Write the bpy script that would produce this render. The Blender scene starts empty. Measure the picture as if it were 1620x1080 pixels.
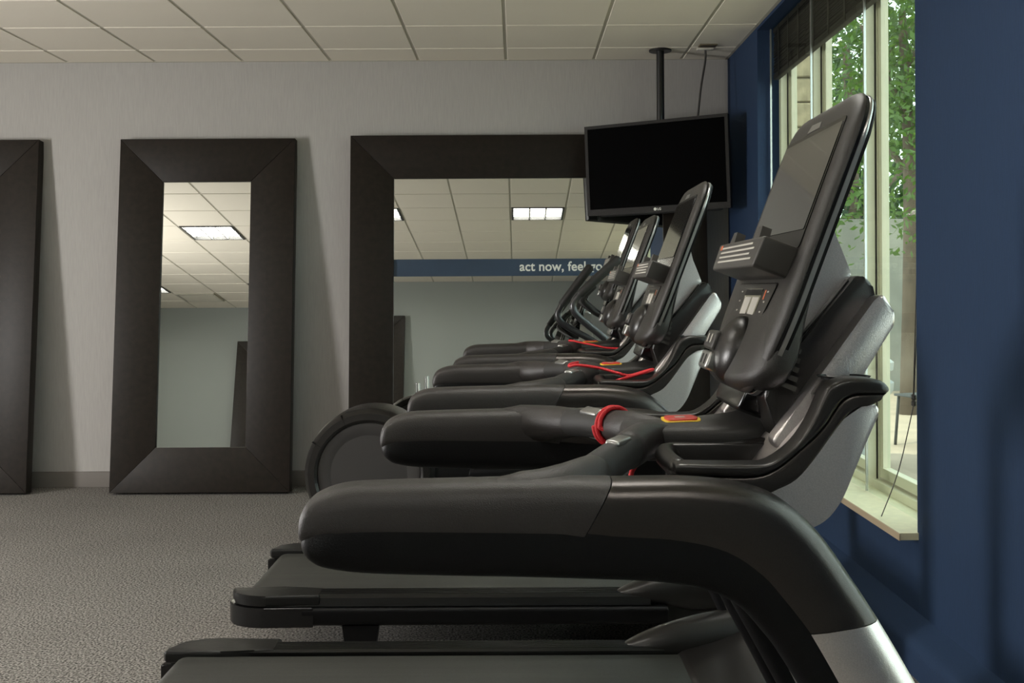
import bpy, bmesh, math, random
from mathutils import Vector, Matrix
random.seed(7)
S = bpy.context.scene
COL = S.collection
R = math.radians

# ------------------------------------------------------------------ camera
cam_d = bpy.data.cameras.new('camera'); cam = bpy.data.objects.new('camera', cam_d); COL.objects.link(cam)
cam_d.sensor_width = 36.0; cam_d.lens = 1690/1620*36.0
cam_d.shift_x = -8/1620; cam_d.shift_y = -82/1620
cam_d.clip_start = 0.02; cam_d.clip_end = 200
CAM_Z = 1.36
cam.matrix_world = Matrix.Translation((0, 0, CAM_Z)) @ Matrix.Rotation(R(90), 4, 'X') @ Matrix.Rotation(R(-0.3), 4, 'Z')
S.camera = cam

# ------------------------------------------------------------------ world, sun, exposure
W = bpy.data.worlds.new('world'); S.world = W; W.use_nodes = True
bg = W.node_tree.nodes['Background']; bg.inputs[0].default_value = (0.86, 0.93, 1.0, 1); bg.inputs[1].default_value = 3.4
sun_d = bpy.data.lights.new('sun', 'SUN'); sun_d.energy = 4.0; sun_d.angle = R(3); sun_d.color = (1, .93, .8)
sun = bpy.data.objects.new('sun', sun_d); COL.objects.link(sun); sun.rotation_euler = (R(18), R(-28), 0)
TROFFER_E = 20.0
LEFT_LAMP_W = 230.0
S.view_settings.view_transform = 'Standard'; S.view_settings.look = 'None'
S.view_settings.gamma = 1.0; S.view_settings.exposure = 0.2
S.view_settings.use_curve_mapping = False
# added fill lamp for the light from the left, whose source is unseen
ld = bpy.data.lights.new('left_fill_lamp', 'AREA'); ld.shape = 'RECTANGLE'; ld.size = .9; ld.size_y = 1.3; ld.energy = LEFT_LAMP_W; ld.color = (1, .97, .945)
lo = bpy.data.objects.new('left_fill_lamp', ld); COL.objects.link(lo)
lo.location = (-6.3, 3.4, 1.4); lo.rotation_euler = (R(90), 0, R(-90))

# ------------------------------------------------------------------ materials
def mat(name, col, rough=.5, metal=0.0, bump=0.0, bscale=300, var=0.0, vscale=6, spec=.5, stretch=None, coat=0):
    m = bpy.data.materials.new(name); m.use_nodes = True
    nt = m.node_tree; b = nt.nodes['Principled BSDF']
    b.inputs['Base Color'].default_value = (*col, 1); b.inputs['Roughness'].default_value = rough
    b.inputs['Metallic'].default_value = metal; b.inputs['Specular IOR Level'].default_value = spec
    if coat: b.inputs['Coat Weight'].default_value = coat; b.inputs['Coat Roughness'].default_value = .08
    tc = nt.nodes.new('ShaderNodeTexCoord')
    def noise(scale):
        n = nt.nodes.new('ShaderNodeTexNoise'); n.inputs['Scale'].default_value = scale; n.inputs['Detail'].default_value = 3
        if stretch:
            mp = nt.nodes.new('ShaderNodeMapping'); mp.inputs['Scale'].default_value = stretch
            nt.links.new(tc.outputs['Object'], mp.inputs[0]); nt.links.new(mp.outputs[0], n.inputs['Vector'])
        else: nt.links.new(tc.outputs['Object'], n.inputs['Vector'])
        return n
    if var:
        n = noise(vscale); r = nt.nodes.new('ShaderNodeMapRange')
        r.inputs[1].default_value = .3; r.inputs[2].default_value = .7
        r.inputs[3].default_value = 1-var; r.inputs[4].default_value = 1+var
        mx = nt.nodes.new('ShaderNodeVectorMath'); mx.operation = 'SCALE'; mx.inputs[0].default_value = col
        nt.links.new(n.outputs[0], r.inputs[0]); nt.links.new(r.outputs[0], mx.inputs['Scale']); nt.links.new(mx.outputs[0], b.inputs['Base Color'])
    if bump:
        n = noise(bscale); bp = nt.nodes.new('ShaderNodeBump'); bp.inputs['Strength'].default_value = bump; bp.inputs['Distance'].default_value = .002
        nt.links.new(n.outputs[0], bp.inputs['Height']); nt.links.new(bp.outputs[0], b.inputs['Normal'])
    return m
def emis(name, col, s):
    m = bpy.data.materials.new(name); m.use_nodes = True; b = m.node_tree.nodes['Principled BSDF']
    b.inputs['Base Color'].default_value = (*col, 1); b.inputs['Emission Color'].default_value = (*col, 1); b.inputs['Emission Strength'].default_value = s
    return m
def glass(name, tint=(.93, .97, .94), refl=1.0):
    m = bpy.data.materials.new(name); m.use_nodes = True; nt = m.node_tree; nt.nodes.clear()
    o = nt.nodes.new('ShaderNodeOutputMaterial'); t = nt.nodes.new('ShaderNodeBsdfTransparent'); t.inputs[0].default_value = (*tint, 1)
    g = nt.nodes.new('ShaderNodeBsdfGlossy'); g.inputs['Roughness'].default_value = .0; lw = nt.nodes.new('ShaderNodeLayerWeight'); pw = nt.nodes.new('ShaderNodeMath'); pw.operation = 'POWER'; pw.inputs[1].default_value = 5
    f = nt.nodes.new('ShaderNodeMath'); f.operation = 'MULTIPLY_ADD'; f.inputs[1].default_value = .17*refl; f.inputs[2].default_value = .008
    nt.links.new(lw.outputs['Facing'], pw.inputs[0]); nt.links.new(pw.outputs[0], f.inputs[0])
    x = nt.nodes.new('ShaderNodeMixShader'); nt.links.new(f.outputs[0], x.inputs[0]); nt.links.new(t.outputs[0], x.inputs[1]); nt.links.new(g.outputs[0], x.inputs[2]); nt.links.new(x.outputs[0], o.inputs[0])
    return m
M = {}
M['wall'] = mat('grey_wallpaper', (.385, .372, .355), .8, bump=.35, bscale=60, var=.06, vscale=40, stretch=(6, 6, .25))
M['bluewall'] = mat('blue_wallpaper', (.0165, .038, .086), .72, bump=.3, bscale=90, var=.10, vscale=60, stretch=(6, 6, .3), spec=.3)
M['rearwall'] = mat('pale_green_grey_paint', (.26, .28, .265), .8, bump=.1, bscale=120)
M['tile'] = mat('mineral_tile', (.80, .745, .645), .9, bump=.4, bscale=450, var=.03, vscale=250, spec=.2)
M['grid'] = mat('tile_grid', (.50, .47, .39), .6)
def carpet_mat():
    m = mat('grey_loop_carpet', (.13, .125, .11), .95, bump=.9, bscale=500, spec=.1)
    nt = m.node_tree; b = nt.nodes['Principled BSDF']; tc = nt.nodes['Texture Coordinate']
    a = nt.nodes.new('ShaderNodeTexNoise'); a.inputs['Scale'].default_value = 115; a.inputs['Detail'].default_value = 4
    c = nt.nodes.new('ShaderNodeTexNoise'); c.inputs['Scale'].default_value = 1.6
    nt.links.new(tc.outputs['Object'], a.inputs[0]); nt.links.new(tc.outputs['Object'], c.inputs[0])
    r = nt.nodes.new('ShaderNodeValToRGB'); r.color_ramp.elements[0].position = .39; r.color_ramp.elements[1].position = .62
    r.color_ramp.elements[0].color = (.052, .049, .045, 1); r.color_ramp.elements[1].color = (.37, .35, .325, 1)
    nt.links.new(a.outputs[0], r.inputs[0])
    mr = nt.nodes.new('ShaderNodeMapRange'); mr.inputs[3].default_value = .86; mr.inputs[4].default_value = 1.14; nt.links.new(c.outputs[0], mr.inputs[0])
    v = nt.nodes.new('ShaderNodeVectorMath'); v.operation = 'SCALE'; nt.links.new(r.outputs[0], v.inputs[0]); nt.links.new(mr.outputs[0], v.inputs['Scale'])
    nt.links.new(v.outputs[0], b.inputs['Base Color'])
    return m
M['carpet'] = carpet_mat()
M['base'] = mat('baseboard_vinyl', (.16, .145, .13), .55)
M['frame'] = mat('black_brown_wood', (.0135, .0100, .0072), .45, spec=.22, bump=.25, bscale=40, var=.25, vscale=25, stretch=(1, 1, 1))
M['mirror'] = mat('mirror_silver', (.80, .82, .79), 0.0, 1.0)
M['mirrorblack'] = mat('mirror_backing', (.02, .02, .02), .7)
M['decal'] = mat('navy_vinyl_band', (.022, .045, .082), .45, var=.12, vscale=3)
M['white'] = mat('white_vinyl_letters', (.72, .72, .66), .5)
M['cover'] = mat('charcoal_cover_plastic', (.026, .0225, .0215), .40, spec=.4, bump=.35, bscale=700, var=.06, vscale=400)
M['arch'] = mat('dark_arch_plastic', (.011, .0098, .0092), .30, spec=.45, bump=.12, bscale=700, coat=.0)
M['archpaint'] = mat('dark_metallic_paint', (.060, .054, .051), .29, .85, bump=.12, bscale=900, var=.05, vscale=500)
M['black'] = mat('black_plastic', (.0035, .0035, .004), .45, spec=.2, bump=.2, bscale=600)
M['blackgloss'] = mat('glossy_black_plastic', (.005, .005, .0055), .22)
M['silver'] = mat('silver_grey_paint', (.70, .66, .655), .30, .95, bump=.2, bscale=900, var=.10, vscale=600)
M['silverlight'] = mat('satin_silver_trim', (.42, .42, .41), .3, .9)
M['chrome'] = mat('chrome', (.75, .76, .76), .12, 1.0)
M['tube'] = mat('gunmetal_tube', (.07, .07, .073), .28, .8)
M['grip'] = mat('rubber_grip', (.013, .0125, .0115), .55, bump=.3, bscale=900)
M['face'] = mat('console_face_plastic', (.021, .019, .017), .4, bump=.3, bscale=900)
M['screen'] = mat('screen_glass', (.012, .013, .014), .04, spec=1.0, coat=1.0)
M['lcd'] = mat('lcd_panel', (.24, .23, .17), .25)
M['ledge'] = mat('grey_ledge_plastic', (.05, .047, .042), .45)
M['red'] = mat('red_button', (.55, .035, .025), .45)
M['redcord'] = mat('red_cord', (.62, .012, .02), .6, bump=.8, bscale=500)
M['yellow'] = mat('yellow_ring', (.78, .52, .01), .45)
M['orange'] = mat('orange_print', (.65, .15, .05), .5)
M['print'] = mat('pale_print', (.5, .48, .43), .5)
M['belt'] = mat('treadmill_belt', (.031, .031, .027), .5, bump=.5, bscale=420, var=.25, vscale=5, stretch=(.3, 6, 1))
M['step'] = mat('ribbed_foot_rail', (.006, .006, .0058), .36, spec=.3, bump=.3, bscale=30, stretch=(.4, 30, 1))
M['disc'] = mat('disc_cover_plastic', (.033, .03, .029), .5, bump=.2, bscale=600)
M['tvbezel'] = mat('tv_bezel_brushed', (.013, .0115, .010), .55, spec=.25, var=.15, vscale=120)
M['tvscreen'] = mat('tv_screen', (.0008, .0008, .0009), .55, spec=.02)
M['tvback'] = mat('tv_back', (.008, .008, .008), .5)
M['post'] = mat('black_steel', (.008, .008, .008), .4)
M['cream'] = mat('cream_window_paint', (.62, .58, .43), .5, var=.03)
M['gasket'] = mat('dark_gasket', (.03, .022, .018), .6)
M['sill'] = mat('cream_stone_sill', (.70, .66, .45), .45, var=.06, vscale=30)
M['silledge'] = mat('sill_edge', (.42, .33, .22), .6)
M['blind'] = mat('dark_wood_slats', (.016, .010, .007), .6, bump=.5, bscale=120, var=.3, vscale=60)
M['glass'] = glass('window_glass')
M['strip'] = mat('clear_edge_strip', (.5, .52, .5), .2, .6)
M['lens'] = emis('troffer_lens', (1, .97, .90), TROFFER_E)
M['louver'] = mat('white_louver', (.8, .8, .78), .35)
M['darkframe'] = mat('troffer_frame', (.05, .05, .05), .5)
M['cable'] = mat('dark_cable', (.05, .048, .045), .5)
M['brass'] = mat('tan_vent', (.16, .13, .08), .5)
M['whitepl'] = mat('white_plate', (.7, .68, .6), .5)
M['patio'] = mat('patio_pavers', (.34, .27, .20), .9, var=.12, vscale=3)
M['stone'] = mat('tan_stone', (.26, .21, .135), .9, bump=.8, bscale=20, var=.3, vscale=8)
M['outwall'] = mat('grey_stucco', (.24, .24, .21), .9, var=.08, vscale=4)
M['planter'] = mat('pale_concrete', (.40, .42, .40), .7)
M['bark'] = mat('bark', (.09, .065, .045), .9, bump=.8, bscale=40)
M['blue'] = mat('blue_canvas', (.03, .09, .42), .7)
M['metal'] = mat('dark_chair_metal', (.03, .03, .03), .5)
def leaf_mat(name, c):
    m = mat(name, c, .55, var=.5, vscale=3); b = m.node_tree.nodes['Principled BSDF']
    b.inputs['Transmission Weight'].default_value = 0; b.inputs['Subsurface Weight'].default_value = 0
    nt = m.node_tree; tr = nt.nodes.new('ShaderNodeBsdfTranslucent'); tr.inputs[0].default_value = (c[0]*2.2, c[1]*2.0, c[2]*1.2, 1)
    ms = nt.nodes.new('ShaderNodeMixShader'); ms.inputs[0].default_value = .45; o = nt.nodes['Material Output']
    nt.links.new(b.outputs[0], ms.inputs[1]); nt.links.new(tr.outputs[0], ms.inputs[2]); nt.links.new(ms.outputs[0], o.inputs[0])
    return m
M['leaf'] = leaf_mat('leaf_green', (.045, .088, .018)); M['leaf2'] = leaf_mat('leaf_pale', (.08, .12, .035)); M['leaf3'] = leaf_mat('leaf_dark', (.014, .034, .010))

# ------------------------------------------------------------------ helpers
def link(name, me, m, parent=None, smooth=35):
    o = bpy.data.objects.new(name, me); COL.objects.link(o)
    if m is not None: me.materials.append(M[m])
    if smooth:
        me.shade_smooth(); me.set_sharp_from_angle(angle=R(smooth))
    if parent is not None: o.parent = parent
    return o
def from_bm(name, bm, m, parent=None, smooth=35):
    bmesh.ops.recalc_face_normals(bm, faces=bm.faces[:])
    me = bpy.data.meshes.new(name); bm.to_mesh(me); bm.free()
    return link(name, me, m, parent, smooth)
def tag(o, label=None, cat=None, group=None, kind=None):
    if label: o['label'] = label
    if cat: o['category'] = cat
    if group: o['group'] = group
    if kind: o['kind'] = kind
    return o
def thing(name, label, cat, loc=(0, 0, 0), rz=0, group=None):
    o = bpy.data.objects.new(name, None); COL.objects.link(o); o.empty_display_size = .1
    o.location = loc; o.rotation_euler = (0, 0, rz)
    return tag(o, label, cat, group)
def copy_tree(o, parent=None):
    c = o.copy(); COL.objects.link(c)
    if parent is not None: c.parent = parent
    for ch in list(o.children): copy_tree(ch, c)
    return c
def bm_box(bm, x0, x1, y0, y1, z0, z1, mtx=None):
    vs = [bm.verts.new((x, y, z)) for x in (x0, x1) for y in (y0, y1) for z in (z0, z1)]
    if mtx is not None:
        for v in vs: v.co = mtx @ v.co
    for f in ((0, 1, 3, 2), (4, 6, 7, 5), (0, 4, 5, 1), (2, 3, 7, 6), (0, 2, 6, 4), (1, 5, 7, 3)): bm.faces.new([vs[i] for i in f])
def box(name, x0, x1, y0, y1, z0, z1, m, parent=None, bevel=0, mtx=None, seg=2):
    bm = bmesh.new(); bm_box(bm, x0, x1, y0, y1, z0, z1)
    if bevel: bmesh.ops.bevel(bm, geom=bm.edges[:], offset=bevel, segments=seg, affect='EDGES', profile=.5)
    if mtx is not None: bm.transform(mtx)
    return from_bm(name, bm, m, parent)
XZ = Matrix(((1, 0, 0, 0), (0, 0, 1, 0), (0, 1, 0, 0), (0, 0, 0, 1)))  # plane (x,z), extrude along y
def prism(name, poly, h0, h1, m, parent=None, bevel=0, frame=XZ, seg=3, smooth=35, bevel_sides=('lo', 'hi')):
    bm = bmesh.new()
    lo_ = [bm.verts.new((p[0], p[1], h0)) for p in poly]; hi_ = [bm.verts.new((p[0], p[1], h1)) for p in poly]
    n = len(poly)
    fl = bm.faces.new(lo_[::-1]); fh = bm.faces.new(hi_)
    for i in range(n): bm.faces.new((lo_[i], lo_[(i+1) % n], hi_[(i+1) % n], hi_[i]))
    if bevel:
        es = set()
        if 'lo' in bevel_sides: es |= set(fl.edges)
        if 'hi' in bevel_sides: es |= set(fh.edges)
        bmesh.ops.bevel(bm, geom=list(es), offset=bevel, segments=seg, affect='EDGES', profile=.5, clamp_overlap=True)
    bm.transform(frame)
    return from_bm(name, bm, m, parent, smooth)
def roundpoly(pts, rad, seg=5):
    out = []; n = len(pts)
    for i in range(n):
        p = Vector(pts[i]); a = Vector(pts[i-1]); b = Vector(pts[(i+1) % n])
        r = rad[i] if isinstance(rad, (list, tuple)) else rad
        if r <= 0: out.append(tuple(p)); continue
        da = (a-p); db = (b-p); r2 = min(r, da.length*.48, db.length*.48)
        s = p+da.normalized()*r2; e = p+db.normalized()*r2
        for k in range(seg+1):
            t = k/seg; out.append(tuple(s*(1-t)**2+p*2*t*(1-t)+e*t*t))
    return out
def catmull(pts, k=4):
    P = [Vector(p) for p in pts]; out = []
    for i in range(len(P)-1):
        p0 = P[max(i-1, 0)]; p1 = P[i]; p2 = P[i+1]; p3 = P[min(i+2, len(P)-1)]
        for j in range(k):
            t = j/k
            out.append(.5*((2*p1)+(p2-p0)*t+(2*p0-5*p1+4*p2-p3)*t*t+(3*p1-p0-3*p2+p3)*t**3))
    out.append(P[-1]); return out
def rings(bm, rs, cap=True):
    vv = [[bm.verts.new(p) for p in r] for r in rs]; n = len(rs[0])
    for a, b in zip(vv, vv[1:]):
        for i in range(n): bm.faces.new((a[i], a[(i+1) % n], b[(i+1) % n], b[i]))
    if cap:
        for r, s in ((vv[0], -1), (vv[-1], 1)):
            try: bm.faces.new(r[::s])
            except ValueError: pass
def tube_bm(bm, pts, rad, n=12, sm=4, flat=1.0, ends=True):
    if isinstance(rad, (int, float)): rad = [rad]*len(pts)
    q = [(*p, r) for p, r in zip(pts, rad)]
    if sm > 1:
        V3 = catmull([v[:3] for v in q], sm); RR = []
        for i in range(len(q)-1):
            for j in range(sm): RR.append(q[i][3]+(q[i+1][3]-q[i][3])*j/sm)
        RR.append(q[-1][3])
    else: V3 = [Vector(v[:3]) for v in q]; RR = [v[3] for v in q]
    rs = []; up = Vector((0, 0, 1))
    t0 = (V3[1]-V3[0]).normalized()
    if abs(t0.z) > .95: up = Vector((0, 1, 0))
    for i, p in enumerate(V3):
        t = (V3[min(i+1, len(V3)-1)]-V3[max(i-1, 0)]).normalized()
        a = t.cross(up).normalized(); b = a.cross(t).normalized(); up = b
        rs.append([p+a*math.cos(w)*RR[i]+b*math.sin(w)*RR[i]*flat for w in (2*math.pi*k/n for k in range(n))])
    if ends:
        def shrink(r, t, rr):
            c = sum(r, Vector())/len(r)
            return [[c+(v-c)*math.cos(g)+t*rr*math.sin(g) for v in r] for g in (R(30), R(60), R(82))]
        ta = (V3[0]-V3[1]).normalized(); tb = (V3[-1]-V3[-2]).normalized()
        rs = shrink(rs[0], ta, RR[0]*.7)[::-1]+rs+shrink(rs[-1], tb, RR[-1]*.7)
    rings(bm, rs)
def tube(name, pts, rad, m, parent=None, n=12, sm=4, flat=1.0, ends=True):
    bm = bmesh.new(); tube_bm(bm, pts, rad, n, sm, flat, ends); return from_bm(name, bm, m, parent, 50)
def arch(name, st, yc, hw, m, parent, nexp=3.2, n=24, k=4, ends=False):
    # st: (top xz, bottom xz[, width factor]); ring is a rounded rectangle between top and bottom, hw wide in y
    q = [Vector((s[0][0], s[0][1], s[1][0], s[1][1])) for s in st]; wf = [(s[2] if len(s) > 2 else 1) for s in st]
    top = catmull([(v[0], 0, v[1]) for v in q], k); bot = catmull([(v[2], 0, v[3]) for v in q], k)
    wfs = []
    for i in range(len(wf)-1):
        for j in range(k): wfs.append(wf[i]+(wf[i+1]-wf[i])*j/k)
    wfs.append(wf[-1]); rs = []
    for t, b, w in zip(top, bot, wfs):
        c = (t+b)/2; h = (t-b)/2; r = []
        for j in range(n):
            a = 2*math.pi*(j+.5)/n; ca, sa = math.cos(a), math.sin(a)
            r.append(c+h*math.copysign(abs(sa)**(2/nexp), sa)+Vector((0, yc+hw*w*math.copysign(abs(ca)**(2/nexp), ca), 0)))
        rs.append(r)
    bm = bmesh.new(); rings(bm, rs); return from_bm(name, bm, m, parent, 40)
def lathe(name, prof, m, parent=None, n=32, mtx=None, cap=True):
    rs = [[Vector((r*math.cos(2*math.pi*k/n), r*math.sin(2*math.pi*k/n), z)) for k in range(n)] for r, z in prof]
    bm = bmesh.new(); rings(bm, rs, cap)
    if mtx is not None: bm.transform(mtx)
    return from_bm(name, bm, m, parent)
def text_mesh(name, body, size, m, parent, mtx, bold=.012, ext=.0015, align='LEFT'):
    cu = bpy.data.curves.new('t', 'FONT'); cu.body = body; cu.size = size; cu.extrude = ext; cu.offset = bold*size; cu.align_x = align; cu.space_character = 1.02
    o = bpy.data.objects.new('t', cu); COL.objects.link(o)
    bpy.context.view_layer.update()
    me = bpy.data.meshes.new_from_object(o.evaluated_get(bpy.context.evaluated_depsgraph_get()))
    bpy.data.objects.remove(o); me.transform(mtx); me.materials.clear()
    return link(name, me, m, parent, 0)

# ------------------------------------------------------------------ room
BACK = 7.447; REAR = -1.78; XW = 1.476; LEFT = -6.5; CEIL = 2.957; WIN0, WIN1 = 3.95, 6.53; SILLZ = .455
def struct(o): o['kind'] = 'structure'; return o
struct(box('floor', LEFT-.2, XW+.25, REAR-.2, BACK+.2, -.1, 0, 'carpet'))
struct(box('wall_back', LEFT-.2, XW+.25, BACK, BACK+.2, 0, CEIL+.25, 'wall'))
struct(box('wall_rear', LEFT-.2, XW+.25, REAR-.2, REAR, 0, CEIL+.25, 'rearwall'))
struct(box('wall_left', LEFT-.2, LEFT, REAR, BACK, 0, CEIL+.25, 'rearwall'))
# right blue wall with the window opening (near piece, far piece, below the sill, header)
W2A, W2B = .33, 2.91   # second window of the same wall, nearer the camera
bm = bmesh.new()
for a_, b_ in ((REAR, W2A), (W2B, WIN0), (WIN1, BACK)): bm_box(bm, XW, XW+.22, a_, b_, 0, CEIL+.25)
for a_, b_ in ((W2A, W2B), (WIN0, WIN1)):
    bm_box(bm, XW, XW+.22, a_, b_, 0, SILLZ-.025); bm_box(bm, XW, XW+.22, a_, b_, CEIL-.02, CEIL+.25)
struct(from_bm('wall_right', bm, 'bluewall'))
struct(prism('baseboard_back', roundpoly([(0, 0), (.012, 0), (.012, .105), (0, .11)], .003), LEFT, XW, 'base', frame=Matrix(((0, 0, 1, 0), (-1, 0, 0, BACK), (0, 1, 0, 0), (0, 0, 0, 1)))))

struct(prism('baseboard_right', roundpoly([(XW-.098, 0), (XW-.098, .11), (XW, .16), (XW, 0)], [0, .03, 0, 0], 4), REAR, BACK-.013, 'bluewall'))

# suspended ceiling: deck above, grid and single tiles below
ceil = struct(box('ceiling', LEFT-.2, XW+.25, REAR-.2, BACK+.2, CEIL+.06, CEIL+.25, 'tile'))
T = .6096; GX0 = -.069; GY0 = 7.066
xs = [GX0+T*k for k in range(-11, 3)]; xs = [LEFT]+[x for x in xs if x > LEFT+.05]+[XW]
LY = 2.46; ys = [GY0-T*k for k in range(0, 4)]+[LY+T*k for k in range(-7, 5)]; ys = [REAR]+sorted(y for y in ys if y > REAR+.05)+[BACK]
GW = .011
bm = bmesh.new()
for x in xs[1:-1]: bm_box(bm, x-GW, x+GW, REAR, BACK, CEIL+.004, CEIL+.014)
for y in ys[1:-1]: bm_box(bm, LEFT, XW, y-GW, y+GW, CEIL+.0045, CEIL+.0135)
bm_box(bm, LEFT, XW, BACK-.02, BACK, CEIL-.001, CEIL+.012); bm_box(bm, XW-.02, XW, REAR, BACK, CEIL-.001, CEIL+.012)
grid = from_bm('ceiling_grid', bm, 'grid', ceil, 0)
LIGHTS = [(GX0+T*i, LY-T*j) for i in (0, -3, -6, -9) for j in (0, 5)]   # lower-left corner x, lower y
def is_light(x, y): return any(abs(x-a) < .05 and abs(y-b) < .05 for a, b in LIGHTS)
tile_mesh = {}
for i in range(len(xs)-1):
    for j in range(len(ys)-1):
        x0, x1, y0, y1 = xs[i], xs[i+1], ys[j], ys[j+1]
        if is_light(x0, y0): continue
        key = (round(x1-x0, 3), round(y1-y0, 3))
        if key not in tile_mesh:
            b = bmesh.new(); w, d = key; e = .010
            a0 = [b.verts.new(p) for p in ((e, e, .012), (w-e, e, .012), (w-e, d-e, .012), (e, d-e, .012))]
            a1 = [b.verts.new(p) for p in ((e, e, -.001), (w-e, e, -.001), (w-e, d-e, -.001), (e, d-e, -.001))]
            g = .0125
            a2 = [b.verts.new(p) for p in ((g, g, -.004), (w-g, g, -.004), (w-g, d-g, -.004), (g, d-g, -.004))]
            for p, q in ((a0, a1), (a1, a2)):
                for k in range(4): b.faces.new((p[k], p[(k+1) % 4], q[(k+1) % 4], q[k]))
            b.faces.new(a2); b.faces.new(a0[::-1])
            bmesh.ops.recalc_face_normals(b, faces=b.faces[:])
            me = bpy.data.meshes.new('ceiling_tile'); b.to_mesh(me); b.free(); me.materials.append(M['tile']); tile_mesh[key] = me
        o = bpy.data.objects.new('ceiling_tile', tile_mesh[key]); COL.objects.link(o); o.parent = ceil; o.location = (x0, y0, CEIL+.004)
# recessed lights
def troffer():
    t = thing('ceiling_light', None, 'ceiling light')
    h = T/2-.012
    bm = bmesh.new(); w = .022
    for a in (-1, 1):
        bm_box(bm, a*h-(w if a > 0 else 0), a*h+(0 if a > 0 else w), -h, h, -.006, .05)
        bm_box(bm, -h+w, h-w, a*h-(w if a > 0 else 0), a*h+(0 if a > 0 else w), -.006, .05)
    from_bm('frame', bm, 'darkframe', t, 0)
    box('lens', -h+w, h-w, -h+w, h-w, .035, .045, 'lens', t)
    bm = bmesh.new(); s = (2*(h-w))/3
    for k in (1, 2):
        bm_box(bm, -h+w+s*k-.009, -h+w+s*k+.009, -h+w, h-w, 0, .034); bm_box(bm, -h+w, h-w, -h+w+s*k-.009, -h+w+s*k+.009, 0, .0335)
    from_bm('louver', bm, 'louver', t, 0)
    return t
lab = {(0, 0): 'recessed square ceiling light above the lettered mirror, seen in that mirror',
       (-3, 0): 'recessed square ceiling light reflected at the left edge of the lettered mirror',
       (-6, 0): 'recessed square ceiling light seen whole in the narrow mirror',
       (-9, 0): 'recessed square ceiling light farthest left in the window-side row of lights',
       (0, 5): 'recessed square ceiling light behind the camera, nearest the blue wall',
       (-3, 5): 'recessed square ceiling light behind the camera, second from the blue wall',
       (-6, 5): 'recessed square ceiling light cut by right edge of the narrow mirror',
       (-9, 5): 'recessed square ceiling light at left edge of the narrow mirror, near the vent'}
t0 = troffer(); first = True
for i in (0, -3, -6, -9):
    for j in (0, 5):
        o = t0 if first else copy_tree(t0); first = False
        o.location = (GX0+T*i+T/2, LY-T*j+T/2, CEIL); o['label'] = lab[(i, j)]; o['group'] = 'recessed ceiling lights'

t = thing('ceiling_vent', 'dark slatted ceiling vent near opposite wall, seen in the narrow mirror', 'vent', (GX0+T*-7.5, LY-T*5.5, CEIL-.004))
box('vent_back', -.27, .27, -.27, .27, -.004, 0, 'darkframe', t)
for k in range(9):
    box('slat', -.25, .25, -.245+.058*k, -.220+.058*k, -.014, -.005, 'grid', t)
bm = bmesh.new()
for a in (-1, 1):
    bm_box(bm, a*.27-.015, a*.27+.015, -.285, .285, -.016, -.001); bm_box(bm, -.255, .255, a*.27-.015, a*.27+.015, -.016, -.001)
from_bm('vent_frame', bm, 'grid', t, 0)

# ------------------------------------------------------------------ window wall
FX0, FX1 = 1.597, 1.69; PX = 1.548
def window(name, dy):
    win = bpy.data.objects.new(name, None); COL.objects.link(win); win['kind'] = 'structure'
    mull = [6.44+dy, 5.73+dy, 4.87+dy, WIN0+.02+dy]
    for k, y in enumerate(mull):
        f = box('mullion', FX0, FX0+.036, y, y+.045, SILLZ, CEIL-.02, 'cream', win)
        box('gasket', FX0+.036, FX0+.046, y+.004, y+.041, SILLZ, CEIL-.02, 'gasket', f)
        box('outer_mullion', FX0+.046, FX1, y-.012, y+.057, SILLZ, CEIL-.02, 'cream', f)
    for k in range(3):
        y0, y1 = mull[k+1]+.045, mull[k]
        sash = bpy.data.objects.new('sash', None); COL.objects.link(sash); sash.parent = win
        for a, b in ((y0+.012, y0+.047), (y1-.047, y1-.012)): box('stile', FX0+.052, FX1-.008, a, b, SILLZ+.09, CEIL-.1, 'cream', sash)
        box('bottom_rail', FX0+.02, FX1, y0-.02, y1+.02, SILLZ, SILLZ+.035, 'cream', sash)
        box('sash_rail', FX0+.05, FX1-.004, y0, y1, SILLZ+.045, SILLZ+.09, 'cream', sash)
        box('top_rail', FX0+.05, FX1, y0, y1, CEIL-.1, CEIL-.02, 'cream', sash)
        box('pane', FX1-.024, FX1-.018, y0+.02, y1-.02, SILLZ+.07, CEIL-.08, 'glass', sash)
    # inner clear panels in front of the blinds, with bright edges
    pan_y = [6.50+dy, 5.61+dy, 4.75+dy, WIN0+.004+dy]
    for k in range(3):
        y0, y1 = pan_y[k+1]+.004, pan_y[k]-.004
        p = box('clear_panel', PX, PX+.004, y0, y1, SILLZ+.004, CEIL-.022, 'glass', win)
        box('edge_strip', PX-.003, PX+.007, y1-.003, y1+.004, SILLZ+.004, CEIL-.022, 'strip', p)
    sl = box('sill', 1.407, FX1+.02, WIN0-.012+dy, WIN1+dy, SILLZ-.026, SILLZ, 'sill', win)
    box('sill_front_edge', 1.403, 1.407, WIN0-.016+dy, WIN1+dy, SILLZ-.027, SILLZ-.001, 'silledge', sl)
    return mull
mull = window('window_1', 0); window('window_2', W2A-WIN0)
# outside face of the building below and above
struct(box('trim_outer_wall', XW+.22, XW+.26, REAR-3, BACK+1, -.3, SILLZ-.03, 'outwall'))
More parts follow.
